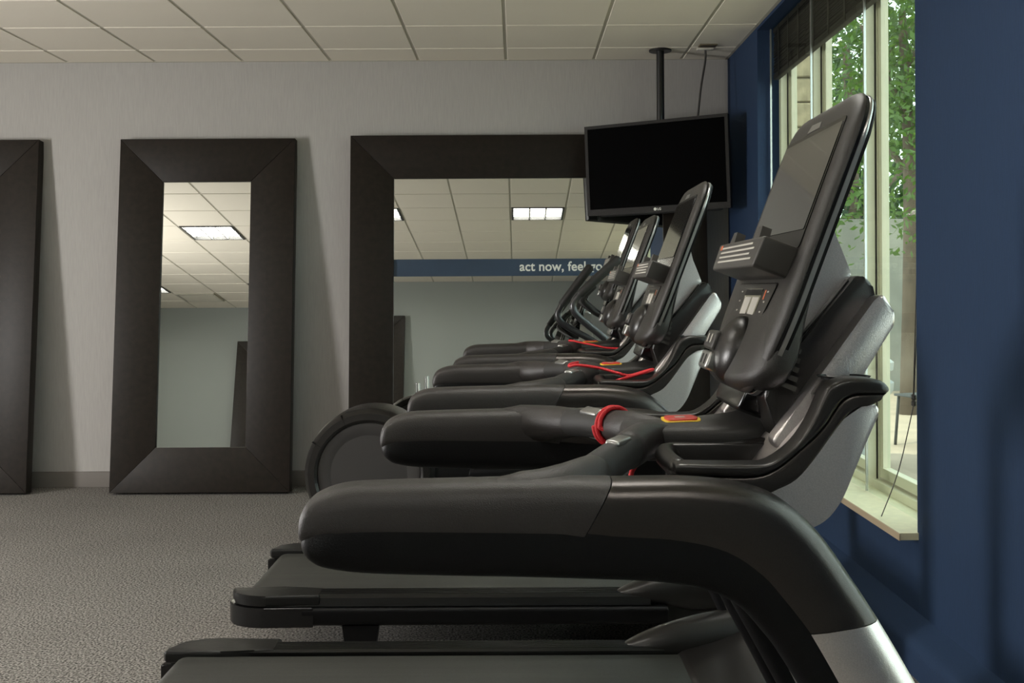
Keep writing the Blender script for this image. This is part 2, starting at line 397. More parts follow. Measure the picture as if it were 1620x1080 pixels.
# woven wood blinds gathered at the window head, one per bay
blab = ['dark slatted blind gathered over the window bay nearest the corner', 'dark slatted blind gathered over the middle window bay', 'dark slatted blind gathered over the window bay nearest the camera']
for k in range(3):
    y0, y1 = mull[k+1]+.05-(.03 if k < 2 else -.02), mull[k]+.02
    t = thing('window_blind', blab[k], 'blind', (1.574, (y0+y1)/2, 2.63), 0, 'gathered wood blinds'); w = (y1-y0)/2
    zt = CEIL-.03-2.63
    n = 22
    sm_ = None
    for q in range(n):
        z = .03+(zt-.05)*(q/(n-1))**1.0
        tilt = random.uniform(.15, .5)
        mt = Matrix.Translation((random.uniform(-.004, .003), 0, z)) @ Matrix.Rotation(tilt, 4, 'Y') @ Matrix.Rotation(random.uniform(-.006, .006), 4, 'X')
        if sm_ is None:
            b = bmesh.new(); bm_box(b, -.016, .016, -w, w, -.0022, .0022)
            bmesh.ops.recalc_face_normals(b, faces=b.faces[:])
            sm_ = bpy.data.meshes.new('slat'); b.to_mesh(sm_); b.free(); sm_.materials.append(M['blind'])
        o = bpy.data.objects.new('slat', sm_); COL.objects.link(o); o.parent = t; o.matrix_local = mt
    box('bottom_rail', -.017, .017, -w, w, -.012, .022, 'blind', t, .003)
    box('head_rail', -.018, .018, -w, w, zt-.03, zt, 'blind', t, .003)
    for y in (-.62*w, 0.0, .62*w): box('ladder_tape', -.020, -.017, y-.012, y+.012, -.008, zt, 'blind', t)
# pull cord of the near blind, toggle and tail down to the sill
t = thing('blind_cord', 'thin dark blind pull cord with toggle hanging down to the window sill', 'cord', (1.52, 4.05, SILLZ))
tube('upper_cord', [(.012, -.02, 2.15), (.004, .005, 1.2), (-.008, .03, .5)], .0022, 'cable', t, 6)
tube('upper_cord', [(.016, -.03, 2.15), (.010, -.008, 1.2), (-.006, .03, .5)], .0022, 'cable', t, 6)
lathe('toggle', [(.003, -.025), (.010, -.02), (.010, -.005), (.006, 0), (.010, .005), (.010, .02), (.003, .025)], 'cable', t, 10, Matrix.Translation((-.007, .03, .475)))
tube('lower_cord', [(-.007, .03, .46), (-.04, .10, .2), (-.085, .17, .003)], .0022, 'cable', t, 6)

# ------------------------------------------------------------------ leaning mirrors
def mirror(name, label, x0, x1, length, th, ytop, ztop, facing=1):
    # front-face top edge passes (ytop, ztop); leans back by th degrees
    w = x1-x0; t = thing(name, label, 'mirror')
    B = .30; D = .085
    # local frame: x right, u up the face, n out of the face
    th = R(th); u = Vector((0, math.sin(th)*facing, math.cos(th))); n = Vector((0, -math.cos(th)*facing, math.sin(th)))
    org = Vector(((x0+x1)/2, ytop, ztop))-u*length
    org.z = max(org.z, .004+D*math.sin(th))
    m = Matrix((( facing, u.x, n.x, org.x), (0, u.y, n.y, org.y), (0, u.z, n.z, org.z), (0, 0, 0, 1)))
    t.matrix_world = m
    h = w/2; L = length; I = Matrix.Identity(4); g = .0008
    boards = {'top': [(-h, L), (h, L), (h-B, L-B), (-h+B, L-B)], 'bottom': [(-h, 0), (-h+B, B), (h-B, B), (h, 0)],
              'left': [(-h, 0), (-h, L), (-h+B, L-B), (-h+B, B)], 'right': [(h, 0), (h-B, B), (h-B, L-B), (h, L)]}
    for k, poly in boards.items():
        c = sum((Vector(p) for p in poly), Vector((0, 0)))/4
        poly = [tuple(Vector(p)+(c-Vector(p)).normalized()*g) for p in poly]
        if k in ('top', 'right'): poly = poly[::-1]
        prism('frame_board', poly, -D, 0, 'frame', t, .0025, I, 2)
    box('mirror_glass', -h+B-.01, h-B+.01, B-.01, L-B+.01, -.022, -.018, 'mirror', t)
    box('inner_lip', -h+B-.012, h-B+.012, B-.012, L-B+.012, -.034, -.023, 'mirrorblack', t)
    return t, m
Mpx = lambda x, Z: (x-818)/1690*Z
mirror('narrow_mirror', 'tall narrow mirror in wide dark wooden frame leaning on grey wall', -1.517-1.215, -1.527, 2.41, 5.8, 7.375, 2.413)
mirror('cropped_mirror', 'dark wide-framed mirror cut off by the left photo edge', -3.30-1.22, -3.295, 2.41, 5.4, 7.375, 2.413)
bigm, bm_m = mirror('lettered_mirror', 'large square dark-framed mirror with navy lettered band', -1.143, 1.303, 2.425, 4.6, 7.365, 2.425)
L = 2.425
mir4 = mirror('opposite_mirror', 'large dark-framed mirror leaning on opposite wall, seen in the mirrors', -4.27, -1.72, 2.42, 4.6, REAR+.085, 2.42, -1)
# lettered band on the big mirror glass
s0 = (1.36-(438-458)/1690*7.33); s1 = (1.36-(411-458)/1690*7.33)
u0, u1 = (s0)/math.cos(R(4.6))-.003, (s1)/math.cos(R(4.6))-.003
glass_h = 2.446/2-.30
band = box('lettered_band', -glass_h, glass_h, u0, u1, -.0178, -.0168, 'decal', bigm)
tm = Matrix.Translation(((822-818)/1690*7.33-.08, u0+(u1-u0)*.30, -.0164))
lt = text_mesh('lettering', 'act now, feel good later.', .095, 'white', band, Matrix.Identity(4), .0185, .0004)
lx = [v.co.x for v in lt.data.vertices]; sc_ = .867/(max(lx)-min(lx))
lt.data.transform(tm @ Matrix.Diagonal((sc_, .95, 1, 1)))

# ------------------------------------------------------------------ treadmill
def console(parent, dx, dz):
    Bx, Bz = .327+dx, 1.215+dz
    u = Vector((.3535, 0, .9354)); n = Vector((-.9354, 0, .3535))
    F = Matrix(((0, u.x, n.x, Bx), (-1, u.y, n.y, 0), (0, u.z, n.z, Bz), (0, 0, 0, 1)))   # (across, up, out)
    def P(name, poly, h0, h1, m, par, bev=0, seg=3): return prism(name, poly, h0, h1, m, par, bev, F, seg)
    out = roundpoly([(-.205, .46), (-.205, .10), (-.165, -.005), (.165, -.005), (.205, .10), (.205, .46)], [.085, .2, .10, .10, .2, .085], 8)
    ins = [(x*.985, .23+(y-.23)*.99) for x, y in out]
    rr = []
    for i_, h_ in ((.004, -.0115), (.0, -.0095), (.0005, -.0065), (.004, -.0025), (.010, .0008), (.019, .0029), (.030, .0037)):
        rr.append([Vector((x*(1-i_/.205), .23+(y-.23)*(1-i_/.235), h_)) for x, y in out])
    bmf = bmesh.new(); rings(bmf, rr); bmf.transform(F); c = from_bm('console_face', bmf, 'face', parent, 50)
    P('console_trim', [(x*.992, .23+(y-.23)*.995) for x, y in out], -.0155, -.0105, 'blackgloss', parent)
    P('console_rim', out, -.0215, -.015, 'silverlight', parent, .003)
    P('console_back', ins, -.027, -.021, 'black', parent, .004)
    chin = roundpoly([(.313, 1.222), (.331, 1.268), (.362, 1.325), (.455, 1.50), (.458, 1.49), (.418, 1.33), (.398, 1.245), (.370, 1.203), (.335, 1.202)], [.02, .03, .02, 0, 0, .05, .04, .03, .02], 4)
    rs = []
    for k in range(-10, 11):
        y = .19*math.sin(k/10*math.pi/2); f_ = (max(0, 1-abs(y/.192)**3.5))**(1/3.5)
        rs.append([Vector((.385+dx+(x-.385)*f_, y, 1.29+dz+(z-1.29)*(.25+.75*f_))) for x, z in chin])
    bmc = bmesh.new(); rings(bmc, rs); from_bm('console_chin', bmc, 'face', parent, 60)
    P('screen_bezel', roundpoly([(-.170, .215), (.170, .215), (.166, .416), (-.166, .416)], .008, 3), .003, .0052, 'blackgloss', c)
    P('screen', roundpoly([(-.162, .243), (.162, .243), (.159, .408), (-.159, .408)], .004, 3), .0045, .0062, 'screen', c)
    P('sticker', [(-.05, .420), (.02, .420), (.02, .430), (-.035, .432)], .0038, .0046, 'silverlight', c)
    # reading ledge with two clips
    lg = P('reading_ledge', roundpoly([(-.155, .168), (.155, .168), (.165, .215), (-.165, .215)], .006, 3), 0, .055, 'ledge', parent, .006)
    for s in (-1, 1): P('clip', [(s*.09-.02, .213), (s*.09+.02, .213), (s*.09+.012, .235), (s*.09-.012, .235)], .035, .05, 'ledge', lg)
    for k in range(4): P('printed_line', [(-.125, .180+.008*k), (.125-.02*(k % 2), .180+.008*k), (.125-.02*(k % 2), .183+.008*k), (-.125, .183+.008*k)], .055, .0554, 'print', lg)
    P('printed_mark', [(-.142, .203), (-.128, .203), (-.128, .211), (-.142, .211)], .055, .0554, 'orange', lg)
    # key panel
    kp = P('key_panel', roundpoly([(-.095, .085), (.095, .085), (.13, .162), (-.13, .162)], [.03, .03, .01, .01], 4), .003, .005, 'blackgloss', parent)
    P('key_panel_face', roundpoly([(-.093, .087), (.093, .087), (.128, .160), (-.128, .160)], [.03, .03, .01, .01], 4), .0045, .0056, 'face', kp)
    lc = P('display', roundpoly([(-.05, .090), (.05, .090), (.058, .152), (-.058, .152)], .006, 3), .0053, .0066, 'lcd', kp)
    for s in (-.027, .027): P('display_field', [(s-.02, .105), (s+.02, .105), (s+.022, .138), (s-.022, .138)], .0066, .0069, 'print', lc)
    P('display_shade', [(-.056, .141), (.056, .141), (.057, .151), (-.057, .151)], .0066, .0069, 'black', lc)
    for s in (-1, 1):
        for k in range(4): P('key_mark', [(s*(.078+.004*k)-.004, .098+.016*k), (s*(.078+.004*k)+.004, .098+.016*k), (s*(.078+.004*k)+.004, .1005+.016*k), (s*(.078+.004*k)-.004, .1005+.016*k)], .0056, .006, 'print', kp)
    P('red_key', [(.071, .135), (.078, .135), (.078, .150), (.071, .150)], .0056, .006, 'orange', kp)
    # control paddle mound
    prof = []
    for k in range(9):
        a = k/8*math.pi/2; prof.append((math.cos(a), math.sin(a)))
    bmm = bmesh.new(); nn = 28
    rings(bmm, [[Vector((.012+r*.062*math.cos(2*math.pi*q/nn), .052+r*.056*math.sin(2*math.pi*q/nn), .003+z*.034)) for q in range(nn)] for r, z in prof[:-1]]); bmm.transform(F)
    md = from_bm('control_mound', bmm, 'arch', parent)
    P('control_paddle', roundpoly([(-.052, .006), (.012, .006), (.016, .036), (-.056, .036)], .008, 3), .018, .041, 'silverlight', md, .006)
    P('control_cap', roundpoly([(-.056, .038), (.016, .038), (.018, .070), (-.054, .070)], .008, 3), .014, .043, 'face', md, .007)
    for s in (-.036, -.010): P('paddle_mark', roundpoly([(s, .013), (s+.009, .013), (s+.009, .030), (s, .030)], .004, 2), .041, .0414, 'black', md)
    for s in (-.036, -.010): P('cap_mark', roundpoly([(s, .048), (s+.007, .048), (s+.007, .063), (s, .063)], .003, 2), .043, .0434, 'print', md)
    # vents on both sides of the lower end, sensor box below
    for s in (-1, 1):
        for k in range(5): box('vent_slot', s*.166-.004, s*.166+.004, .022+.013*k, .029+.013*k, -.062+.003*k, -.040, 'ledge', parent, 0, F)
    P('sensor_box', roundpoly([(-.09, -.034), (.09, -.034), (.10, .004), (-.10, .004)], .01, 3), -.055, -.012, 'blackgloss', parent, .005)
    return F
def make_treadmill():
    t = thing('treadmill', None, 'treadmill')
    # ---- running deck
    belt = [(-1.02, .172)]+[(-1.0-.043*math.cos(a), .213+.043*math.sin(a)) for a in [R(-70+20*k) for k in range(9)]]+[(.47, .258), (.47, .235), (-.95, .235)]
    prism('running_belt', [(-1.0, .17)]+[(-1.0-.044*math.sin(a), .214-.044*math.cos(a)) for a in [R(18*k) for k in range(1, 11)]]+[(.49, .258), (.49, .17)], -.283, .283, 'belt', t, .003)
    box('deck_pan', -.95, .95, -.27, .27, .13, .168, 'black', t, .01)
    for s in (-1, 1):
        sx = lambda y: s*y
        # top step, ribbed
        st = prism('foot_rail', [(sx(.290), .245), (sx(.287), .268), (sx(.30), .273), (sx(.372), .273), (sx(.392), .264), (sx(.398), .236), (sx(.39), .232), (sx(.30), .232)][::s], -.93, .44, 'step', t, .0, Matrix(((0, 0, 1, 0), (1, 0, 0, 0), (0, 1, 0, 0), (0, 0, 0, 1))))
        rb = bmesh.new()
        for k in range(6): bm_box(rb, -.78, .40, s*(.305+.012*k)-.002, s*(.305+.012*k)+.002, .272, .2745)
        from_bm('grip_ribs', rb, 'step', st, 0)
        prism('side_skirt', roundpoly([(sx(.30), .232), (sx(.404), .232), (sx(.410), .222), (sx(.404), .175), (sx(.385), .163), (sx(.30), .163)][::s], .008, 3), -.80, .50, 'black', t, 0, Matrix(((0, 0, 1, 0), (1, 0, 0, 0), (0, 1, 0, 0), (0, 0, 0, 1))))
        # rear corner: upper cap and lower cap
        fr = Matrix(((1, 0, 0, 0), (0, 1, 0, 0), (0, 0, 1, 0), (0, 0, 0, 1)))
        ell = lambda ox, ax_, by: [(ox-ax_*math.sin(R(9*k)), sx(.290+by*math.cos(R(9*k)))) for k in range(11)]
        prism('corner_cap', [(-.74, sx(.400))]+ell(-.93, .143, .112)+[(-1.066, sx(.283)), (-.90, sx(.279)), (-.86, sx(.281)), (-.80, sx(.290)), (-.74, sx(.291))], .238, .2755, 'step', t, .011, fr, 4)
        prism('lower_corner_cap', [(-.76, sx(.408))]+ell(-.935, .148, .118)+[(-1.078, sx(.288)), (-1.05, sx(.294)), (-.80, sx(.298))], .163, .233, 'blackgloss', t, .012, fr, 4)
        fb = bmesh.new()
        for p in ((-.62, .36), ): 
            vs = [fb.verts.new(v) for v in ((-.64, sx(.345), 0.0), (-.555, sx(.345), 0.0), (-.555, sx(.385), 0.0), (-.64, sx(.385), 0.0), (-.66, sx(.335), .165), (-.53, sx(.335), .165), (-.53, sx(.395), .165), (-.66, sx(.395), .165))]
            for f in ((0, 1, 2, 3), (4, 5, 6, 7), (0, 1, 5, 4), (1, 2, 6, 5), (2, 3, 7, 6), (3, 0, 4, 7)): fb.faces.new([vs[i] for i in f])
        from_bm('rear_foot', fb, 'black', t)
        arch('hood_shoulder', [((.325, .274), (.335, .262), .25), ((.345, .285), (.36, .25), .6), ((.40, .310), (.42, .235), .9), ((.48, .338), (.50, .22)), ((.60, .368), (.60, .20)), ((.75, .385), (.75, .20)), ((.85, .36), (.85, .2), .8)], s*.345, .056, 'arch', t, 2.3)
        # ---- side arch: dark inner band with three outer covers
        yc = s*.38
        arch('inner_arch', [((-.258, 1.070), (-.2605, 1.060), .62), ((-.253, 1.078), (-.257, 1.047), .9), ((-.243, 1.085), (-.247, 1.0355), 1.06), ((-.22, 1.095), (-.226, 1.0265), 1.12), ((-.15, 1.105), (-.16, 1.0195), 1.12), ((.05, 1.105), (.05, 1.0135), 1.1), ((.19, 1.10), (.19, 1.005)), ((.27, 1.085), (.255, .984)), ((.325, 1.045), (.292, .948)), ((.372, .985), (.325, .902)), ((.44, .88), (.385, .80)), ((.54, .68), (.49, .61)), ((.66, .43), (.595, .41)), ((.74, .22), (.68, .22)), ((.80, .03), (.74, .03))], yc, .041, 'black', t)
        cv = arch('rail_cover', [((-.262, 1.082), (-.262, 1.066), .55), ((-.259, 1.096), (-.260, 1.060), .8), ((-.247, 1.112), (-.25, 1.057), .95), ((-.215, 1.124), (-.21, 1.0555)), ((-.163, 1.1275), (-.16, 1.0545)), ((-.05, 1.130), (-.05, 1.053)), ((.04, 1.132), (.02, 1.052)), ((.112, 1.131), (.068, 1.051))], yc, .0465, 'cover', t)
        arch('arch_cover', [((.1135, 1.1305), (.0695, 1.0515)), ((.16, 1.131), (.13, 1.051)), ((.21, 1.1305), (.19, 1.049)), ((.27, 1.1235), (.243, 1.034)), ((.317, 1.106), (.282, 1.005)), ((.36, 1.068), (.305, .977)), ((.400, 1.012), (.323, .955)), ((.430, .966), (.327, .950))], yc, .0455, 'archpaint', t)
        arch('leg_cover', [((.4305, .965), (.3275, .949)), ((.475, .888), (.365, .882)), ((.56, .73), (.45, .72)), ((.69, .47), (.58, .46)), ((.79, .24), (.68, .24)), ((.86, .03), (.76, .03))], yc, .0455, 'silver', t)
        box('foot_pad', .70, .92, yc-.05, yc+.05, 0, .035, 'black', t, .008)
        # ---- grip branching inwards from the rail
        b = bmesh.new(); tube_bm(b, [(-.08, s*.382, 1.092), (.01, s*.374, 1.099), (.06, s*.335, 1.108), (.10, s*.27, 1.117)], [.030, .040, .034, .0255], 16, 5)
        from_bm('grip_root', b, 'cover', t, 60)
        g = tube('hand_grip', [(.097, s*.275, 1.1165), (.13, s*.205, 1.124), (.163, s*.13, 1.128)], [.0252, .0252, .0252], 'grip', t, 16, 4)
        mt = Matrix.Translation((.138, s*.188, 1.1255)) @ Matrix.Rotation(s*R(-66), 4, 'Z') @ Matrix.Rotation(R(24) if s > 0 else R(8), 4, 'X')
        box('pulse_sensor', -.030, .030, -.0105, .0105, .018, .0272, 'silverlight', g, .004, mt, 3)
        box('pulse_sensor', -.030, .030, -.013, .013, -.0272, -.018, 'silverlight', g, .004, mt, 3)
        tube('grip_hub', [(.158, s*.142, 1.127), (.19, s*.07, 1.131), (.235, s*.03, 1.131)], [.0275, .029, .020], 'cover', t, 16, 5)
        # ---- tray with raised rim
        ym = s*.215
        top = [(.203, 1.131), (.21, 1.1345), (.25, 1.1335), (.30, 1.133), (.327, 1.136), (.357, 1.157), (.378, 1.187), (.392, 1.217), (.402, 1.234), (.423, 1.243), (.450, 1.2435), (.470, 1.240), (.480, 1.232)]
        lip = [(.203, 1.125), (.207, 1.119), (.25, 1.118), (.303, 1.117), (.333, 1.127), (.363, 1.151), (.393, 1.178), (.417, 1.212), (.432, 1.221), (.446, 1.2225), (.460, 1.2225), (.475, 1.223), (.481, 1.226)]
        crs = [(.209, 1.108), (.212, 1.096), (.25, 1.092), (.31, 1.090), (.337, 1.099), (.359, 1.110), (.380, 1.134), (.408, 1.172), (.424, 1.193), (.437, 1.204), (.450, 1.206), (.458, 1.208), (.462, 1.215)]
        wf = [.7, .95]+[1]*9+[.9, .6]
        arch('tray_rim', [(p, q, w_) for p, q, w_ in zip(top, lip, wf)], s*.283, .024, 'arch', t, 4.5, 28, 3)
        arch('tray_skirt', [(Vector(p)*1.02-Vector(q)*.02, q, w_) for p, q, w_ in zip(lip, crs, wf)], s*.281, .0225, 'archpaint', t, 6, 28, 3)
        b = bmesh.new(); tube_bm(b, [(.213, s*.272, 1.122), (.208, s*.22, 1.123), (.21, s*.15, 1.123), (.23, s*.118, 1.122), (.30, s*.112, 1.120), (.36, s*.112, 1.128)], [.014]*6, 12, 4); from_bm('tray_end_rim', b, 'arch', t)
        prism('tray_wall', roundpoly([(.213, 1.10), (.31, 1.098), (.350, 1.112), (.378, 1.140), (.415, 1.188), (.455, 1.214), (.469, 1.204), (.447, 1.155), (.418, 1.085), (.397, 1.058), (.365, 1.045), (.30, 1.045), (.24, 1.06)], [.01, .01, .01, .01, .02, .01, .01, 0, .02, .02, .02, .02, .02], 4), s*.280-.022, s*.280+.022, 'silver', t, .010)
        prism('cup_top', roundpoly([(.405, 1.212), (.425, 1.239), (.470, 1.238), (.478, 1.230), (.472, 1.212)], .006, 3), s*.22-.075, s*.22+.065, 'arch', t, .006)
        lathe('cup_well', [(.034, 1.2385), (.036, 1.2405), (.031, 1.2405), (.030, 1.236), (.001, 1.236)], 'black', t, 24, Matrix.Translation((.445, s*.222, 0)))
        box('tray_floor', .215, .40, s*.13 if s > 0 else s*.29, s*.29 if s > 0 else s*.13, 1.10, 1.112, 'black', t, .004)
        box('tray_inner_wall', .215, .42, s*.125-.006, s*.125+.006, 1.07, 1.135, 'arch', t, .004)
    # motor hood over the front
    prism('motor_hood', roundpoly([(.475, .262), (.60, .295), (.72, .345), (.86, .355), (1.0, .30), (1.06, .16), (1.05, .05), (.50, .05), (.475, .12)], .03, 4), -.372, .372, 'arch', t, .03)
    # dash body bridging the two sides below the trays
    prism('dash_body', roundpoly([(.33, 1.10), (.37, 1.15), (.42, 1.205), (.462, 1.21), (.468, 1.195), (.415, 1.09), (.393, 1.055), (.36, 1.05), (.30, 1.05), (.30, 1.09)], .012, 3), -.285, .285, 'silver', t, .01)
    prism('cross_beam', roundpoly([(.29, 1.06), (.36, 1.06), (.36, .99), (.30, 1.0)], .015, 3), -.36, .36, 'black', t, .01)
    # centre bar carrying the stop button and bending up into the mast
    rs = []
    cl = catmull([(.165, 0, 1.129), (.21, 0, 1.131), (.30, 0, 1.134), (.365, 0, 1.142), (.40, 0, 1.166), (.43, 0, 1.215), (.445, 0, 1.24)], 5)
    for i, p in enumerate(cl):
        tv = (cl[min(i+1, len(cl)-1)]-cl[max(i-1, 0)]).normalized(); nrm = Vector((-tv.z, 0, tv.x)); f = i/(len(cl)-1)
        hw = .062+.030*min(1, f*2.4)-(.02*max(0, f-.6)/.4); hh = .0195+.004*f
        if i == 0: hw *= .75; hh *= .6
        rs.append([p+nrm*hh*math.copysign(abs(math.sin(a))**.45, math.sin(a))+Vector((0, hw*math.copysign(abs(math.cos(a))**.45, math.cos(a)), 0)) for a in (2*math.pi*(k+.5)/24 for k in range(24))])
    bm = bmesh.new(); rings(bm, rs); cb = from_bm('centre_bar', bm, 'grip', t, 45)
    fr = Matrix.Translation((.258, .015, 1.1515)) @ Matrix.Rotation(R(-1.5), 4, 'Y') @ Matrix.Diagonal((.72, 1.15, .55, 1))
    sb = prism('stop_button', roundpoly([(-.037, -.030), (.037, -.030), (.045, 0), (.037, .030), (-.037, .030), (-.042, 0)], .008, 3), 0, .005, 'yellow', t, .001, fr)
    prism('button_pad', roundpoly([(-.031, -.024), (.031, -.024), (.038, 0), (.031, .024), (-.031, .024), (-.035, 0)], .007, 3), .004, .010, 'red', sb, .002, fr)
    bm = bmesh.new()
    for k in range(2): bm_box(bm, -.012, .010, .002-.009*k, .007-.009*k, .010, .0104)
    bm.transform(fr); from_bm('button_print', bm, 'print', sb, 0)
    # mast: dark beam, silver cheeks, fin behind the console
    prism('mast_beam', roundpoly([(.350, 1.212), (.366, 1.235), (.484, 1.379), (.504, 1.372), (.514, 1.33), (.462, 1.24), (.41, 1.16), (.37, 1.14)], [.01, 0, .008, .01, .02, 0, 0, .01], 3), -.160, .160, 'arch', t, .012)
    for s in (-1, 1):
        prism('mast_cheek', roundpoly([(.352, 1.148), (.384, 1.188), (.498, 1.345), (.510, 1.352), (.529, 1.317), (.472, 1.226), (.42, 1.135), (.38, 1.11)], [.01, 0, .008, .012, .012, 0, 0, .01], 3), s*.178-.018, s*.178+.018, 'silver', t, .007)
    prism('mast_channel', [(.376, 1.252), (.4745, 1.372), (.480, 1.366), (.382, 1.246)], -.149, .149, 'blackgloss', t, .001)
    prism('console_fin', roundpoly([(.372, 1.243), (.386, 1.257), (.485, 1.3785), (.474, 1.408), (.463, 1.435), (.457, 1.458), (.46, 1.49), (.45, 1.50), (.40, 1.36)], [.004, 0, .004, .03, 0, 0, 0, 0, 0], 4), -.132, .132, 'silver', t, .010)
    console(t, 0, 0)
    return t
TM = make_treadmill()
YC = [1.68, 2.94, 4.20]; XO = [0, 0, .03]
tl = ['black treadmill nearest the camera with red cord looped around its grip',
      'middle black treadmill of the row with loose red cord lying in its tray',
      'black treadmill farthest from the camera, last before the elliptical trainer']
TMS = []
for k in range(3):
    o = TM if k == 0 else copy_tree(TM)
    o.location = (XO[k], YC[k], 0); tag(o, tl[k], 'treadmill', 'treadmills in a row facing the window'); TMS.append(o)
# red safety cords, one per treadmill
def loop(c, ax, r, n=16, turns=1, drift=0):
    ax = Vector(ax).normalized(); a = ax.cross(Vector((0, 0, 1))).normalized(); b = ax.cross(a)
    return [tuple(Vector(c)+a*r*math.cos(w)+b*r*math.sin(w)+ax*drift*k/n) for k, w in ((k, 2*math.pi*turns*k/n) for k in range(n+1))]
gc = Vector((.158, .142, 1.127)); gd = (.06, -.145, .012)
pts = loop(gc, gd, .0315, 28, 2, .022)
b = bmesh.new(); tube_bm(b, pts, .0042, 8, 3)
tube_bm(b, [pts[-1], (.20, .09, 1.10), (.19, .02, 1.085), (.178, 0, 1.07), (.178, 0, 1.035)], .0042, 8, 4)
cord = from_bm('safety_cord', b, 'redcord', TMS[0], 60)
box('cord_clip', .160, .20, -.018, .018, 1.02, 1.034, 'silverlight', cord, .004)
tube('safety_cord', [(.165, -.02, 1.160), (.142, -.08, 1.160), (.138, -.11, 1.156), (.16, -.12, 1.160), (.215, -.12, 1.152), (.26, -.16, 1.142), (.29, -.17, 1.136), (.33, -.20, 1.150), (.345, -.22, 1.155), (.325, -.24, 1.150), (.28, -.22, 1.135), (.25, -.20, 1.122), (.31, -.19, 1.118)], .0038, 'redcord', TMS[1], 8, 5)
tube('safety_cord', [(.175, .0, 1.156), (.175, -.06, 1.162), (.21, -.10, 1.156), (.26, -.15, 1.148), (.31, -.17, 1.138), (.37, -.17, 1.137), (.41, -.17, 1.142)], .0038, 'redcord', TMS[2], 8, 5)

# ------------------------------------------------------------------ elliptical trainer beyond the treadmills
def make_elliptical():
    t = thing('elliptical_trainer', 'black elliptical trainer with round rear drum beyond the last treadmill', 'elliptical', (0, 5.76, 0))
    Ry = Matrix(((1, 0, 0, -.78), (0, 0, 1, 0), (0, 1, 0, .40), (0, 0, 0, 1)))   # lathe axis -> y
    lathe('drum_housing', [(.20, -.165), (.30, -.165), (.335, -.15), (.345, -.10), (.345, .10), (.335, .15), (.30, .165), (.20, .165)], 'cover', t, 56, Ry)
    for s in (-1, 1):
        m2 = Ry @ Matrix.Translation((0, 0, s*.165)) @ Matrix.Diagonal((1, 1, s, 1))
        lathe('drum_rim', [(.272, 0), (.272, .012), (.285, .022), (.318, .020), (.338, -.005), (.343, -.05)], 'arch', t, 56, m2, False)
        d = lathe('drum_disc', [(.268, -.004), (.266, .006), (.215, .008), (.205, .003), (.20, .003), (.05, .006), (.001, .006)], 'disc', t, 56, m2)
        sb = bmesh.new()
        for a in (115, 150): 
            mm = m2 @ Matrix.Rotation(R(a), 4, 'Z'); bm_box(sb, .284, .3395, -.0015, .0015, .0, .0228, mm)
        from_bm('rim_seam', sb, 'black', t, 0)
        # pedal arm and pedal
        yy = s*.19
        tube('pedal_arm', [(-.62, s*.20, .40+.1*s), (-.2, yy, .40+.04*s), (.28, yy, .34)], .025, 'tube', t, 12, 3, 1.3)
        pd = prism('pedal', roundpoly([(-.26, .43+.03*s), (.12, .40+.03*s), (.14, .44+.03*s), (.12, .46+.03*s), (-.24, .47+.03*s)], .015, 3), yy-.07, yy+.07, 'black', t, .015)
        # moving arm with grip
        ya = s*.29
        def sw(p):   # the two arms are out of step
            if s < 0: return p
            x, z = p[0]-.62, p[2]-.93; a_ = R(10.5); return (.62+x*math.cos(a_)-z*math.sin(a_), p[1], .93+x*math.sin(a_)+z*math.cos(a_))
        tube('moving_arm', [(.50, ya, .62), (.62, ya, .90)]+[sw(p) for p in ((.60, ya, .965), (.45, ya, 1.105), (.33, ya, 1.205), (.292, ya, 1.25), (.292, ya, 1.295), (.335, ya, 1.35))], .0185, 'tube', t, 12, 5)
        tube('moving_grip', [sw(p) for p in ((.325, ya, 1.338), (.42, ya, 1.425), (.515, ya, 1.51))], [.023, .024, .025], 'grip', t, 12, 2)
        tube('link_arm', [(.50, ya, .64), (.40, s*.25, .45), (.28, yy+s*.02, .34)], .022, 'tube', t, 12, 3)
        tube('ramp_rail', [(-.5, s*.12, .22), (.5, s*.12, .30)], .022, 'tube', t, 10, 1)
        prism('arm_hub', roundpoly([(.55, .88), (.68, .88), (.70, 1.0), (.56, 1.0)], .04, 4), s*.23-.04, s*.23+.04, 'arch', t, .015)
    prism('front_housing', roundpoly([(.02, .10), (.78, .10), (.80, .30), (.70, .55), (.62, .62), (.50, .55), (.30, .40), (.05, .30)], .05, 4), -.16, .16, 'black', t, .03)
    box('base_beam', -.95, .75, -.07, .07, .04, .12, 'black', t, .015)
    for x in (-.92, .66): box('base_foot', x-.05, x+.05, -.30, .30, 0, .06, 'black', t, .012)
    prism('centre_cover', roundpoly([(-.55, .12), (.10, .12), (.10, .36), (-.50, .62)], .03, 4), -.11, .11, 'black', t, .02)
    # mast and fixed handlebar
    prism('mast', roundpoly([(.48, .45), (.68, .45), (.70, .9), (.62, 1.18), (.60, 1.42), (.52, 1.40), (.50, 1.15), (.56, .9)], .03, 4), -.10, .10, 'silver', t, .02)
    tube('fixed_handlebar', [(.50, .0, 1.21), (.44, -.06, 1.225), (.38, -.12, 1.27), (.345, -.16, 1.31), (.37, -.18, 1.345), (.40, -.185, 1.375)], .017, 'grip', t, 12, 5)
    tube('fixed_handlebar', [(.50, .0, 1.21), (.44, .06, 1.225), (.38, .12, 1.27), (.345, .16, 1.31), (.37, .18, 1.345), (.40, .185, 1.375)], .017, 'grip', t, 12, 5)
    prism('tray', roundpoly([(.36, 1.07), (.52, 1.07), (.60, 1.16), (.62, 1.18), (.62, 1.10), (.54, 1.02), (.38, 1.02)], .02, 3), -.22, .22, 'arch', t, .015)
    console(t, .14, .092)
    return t
make_elliptical()
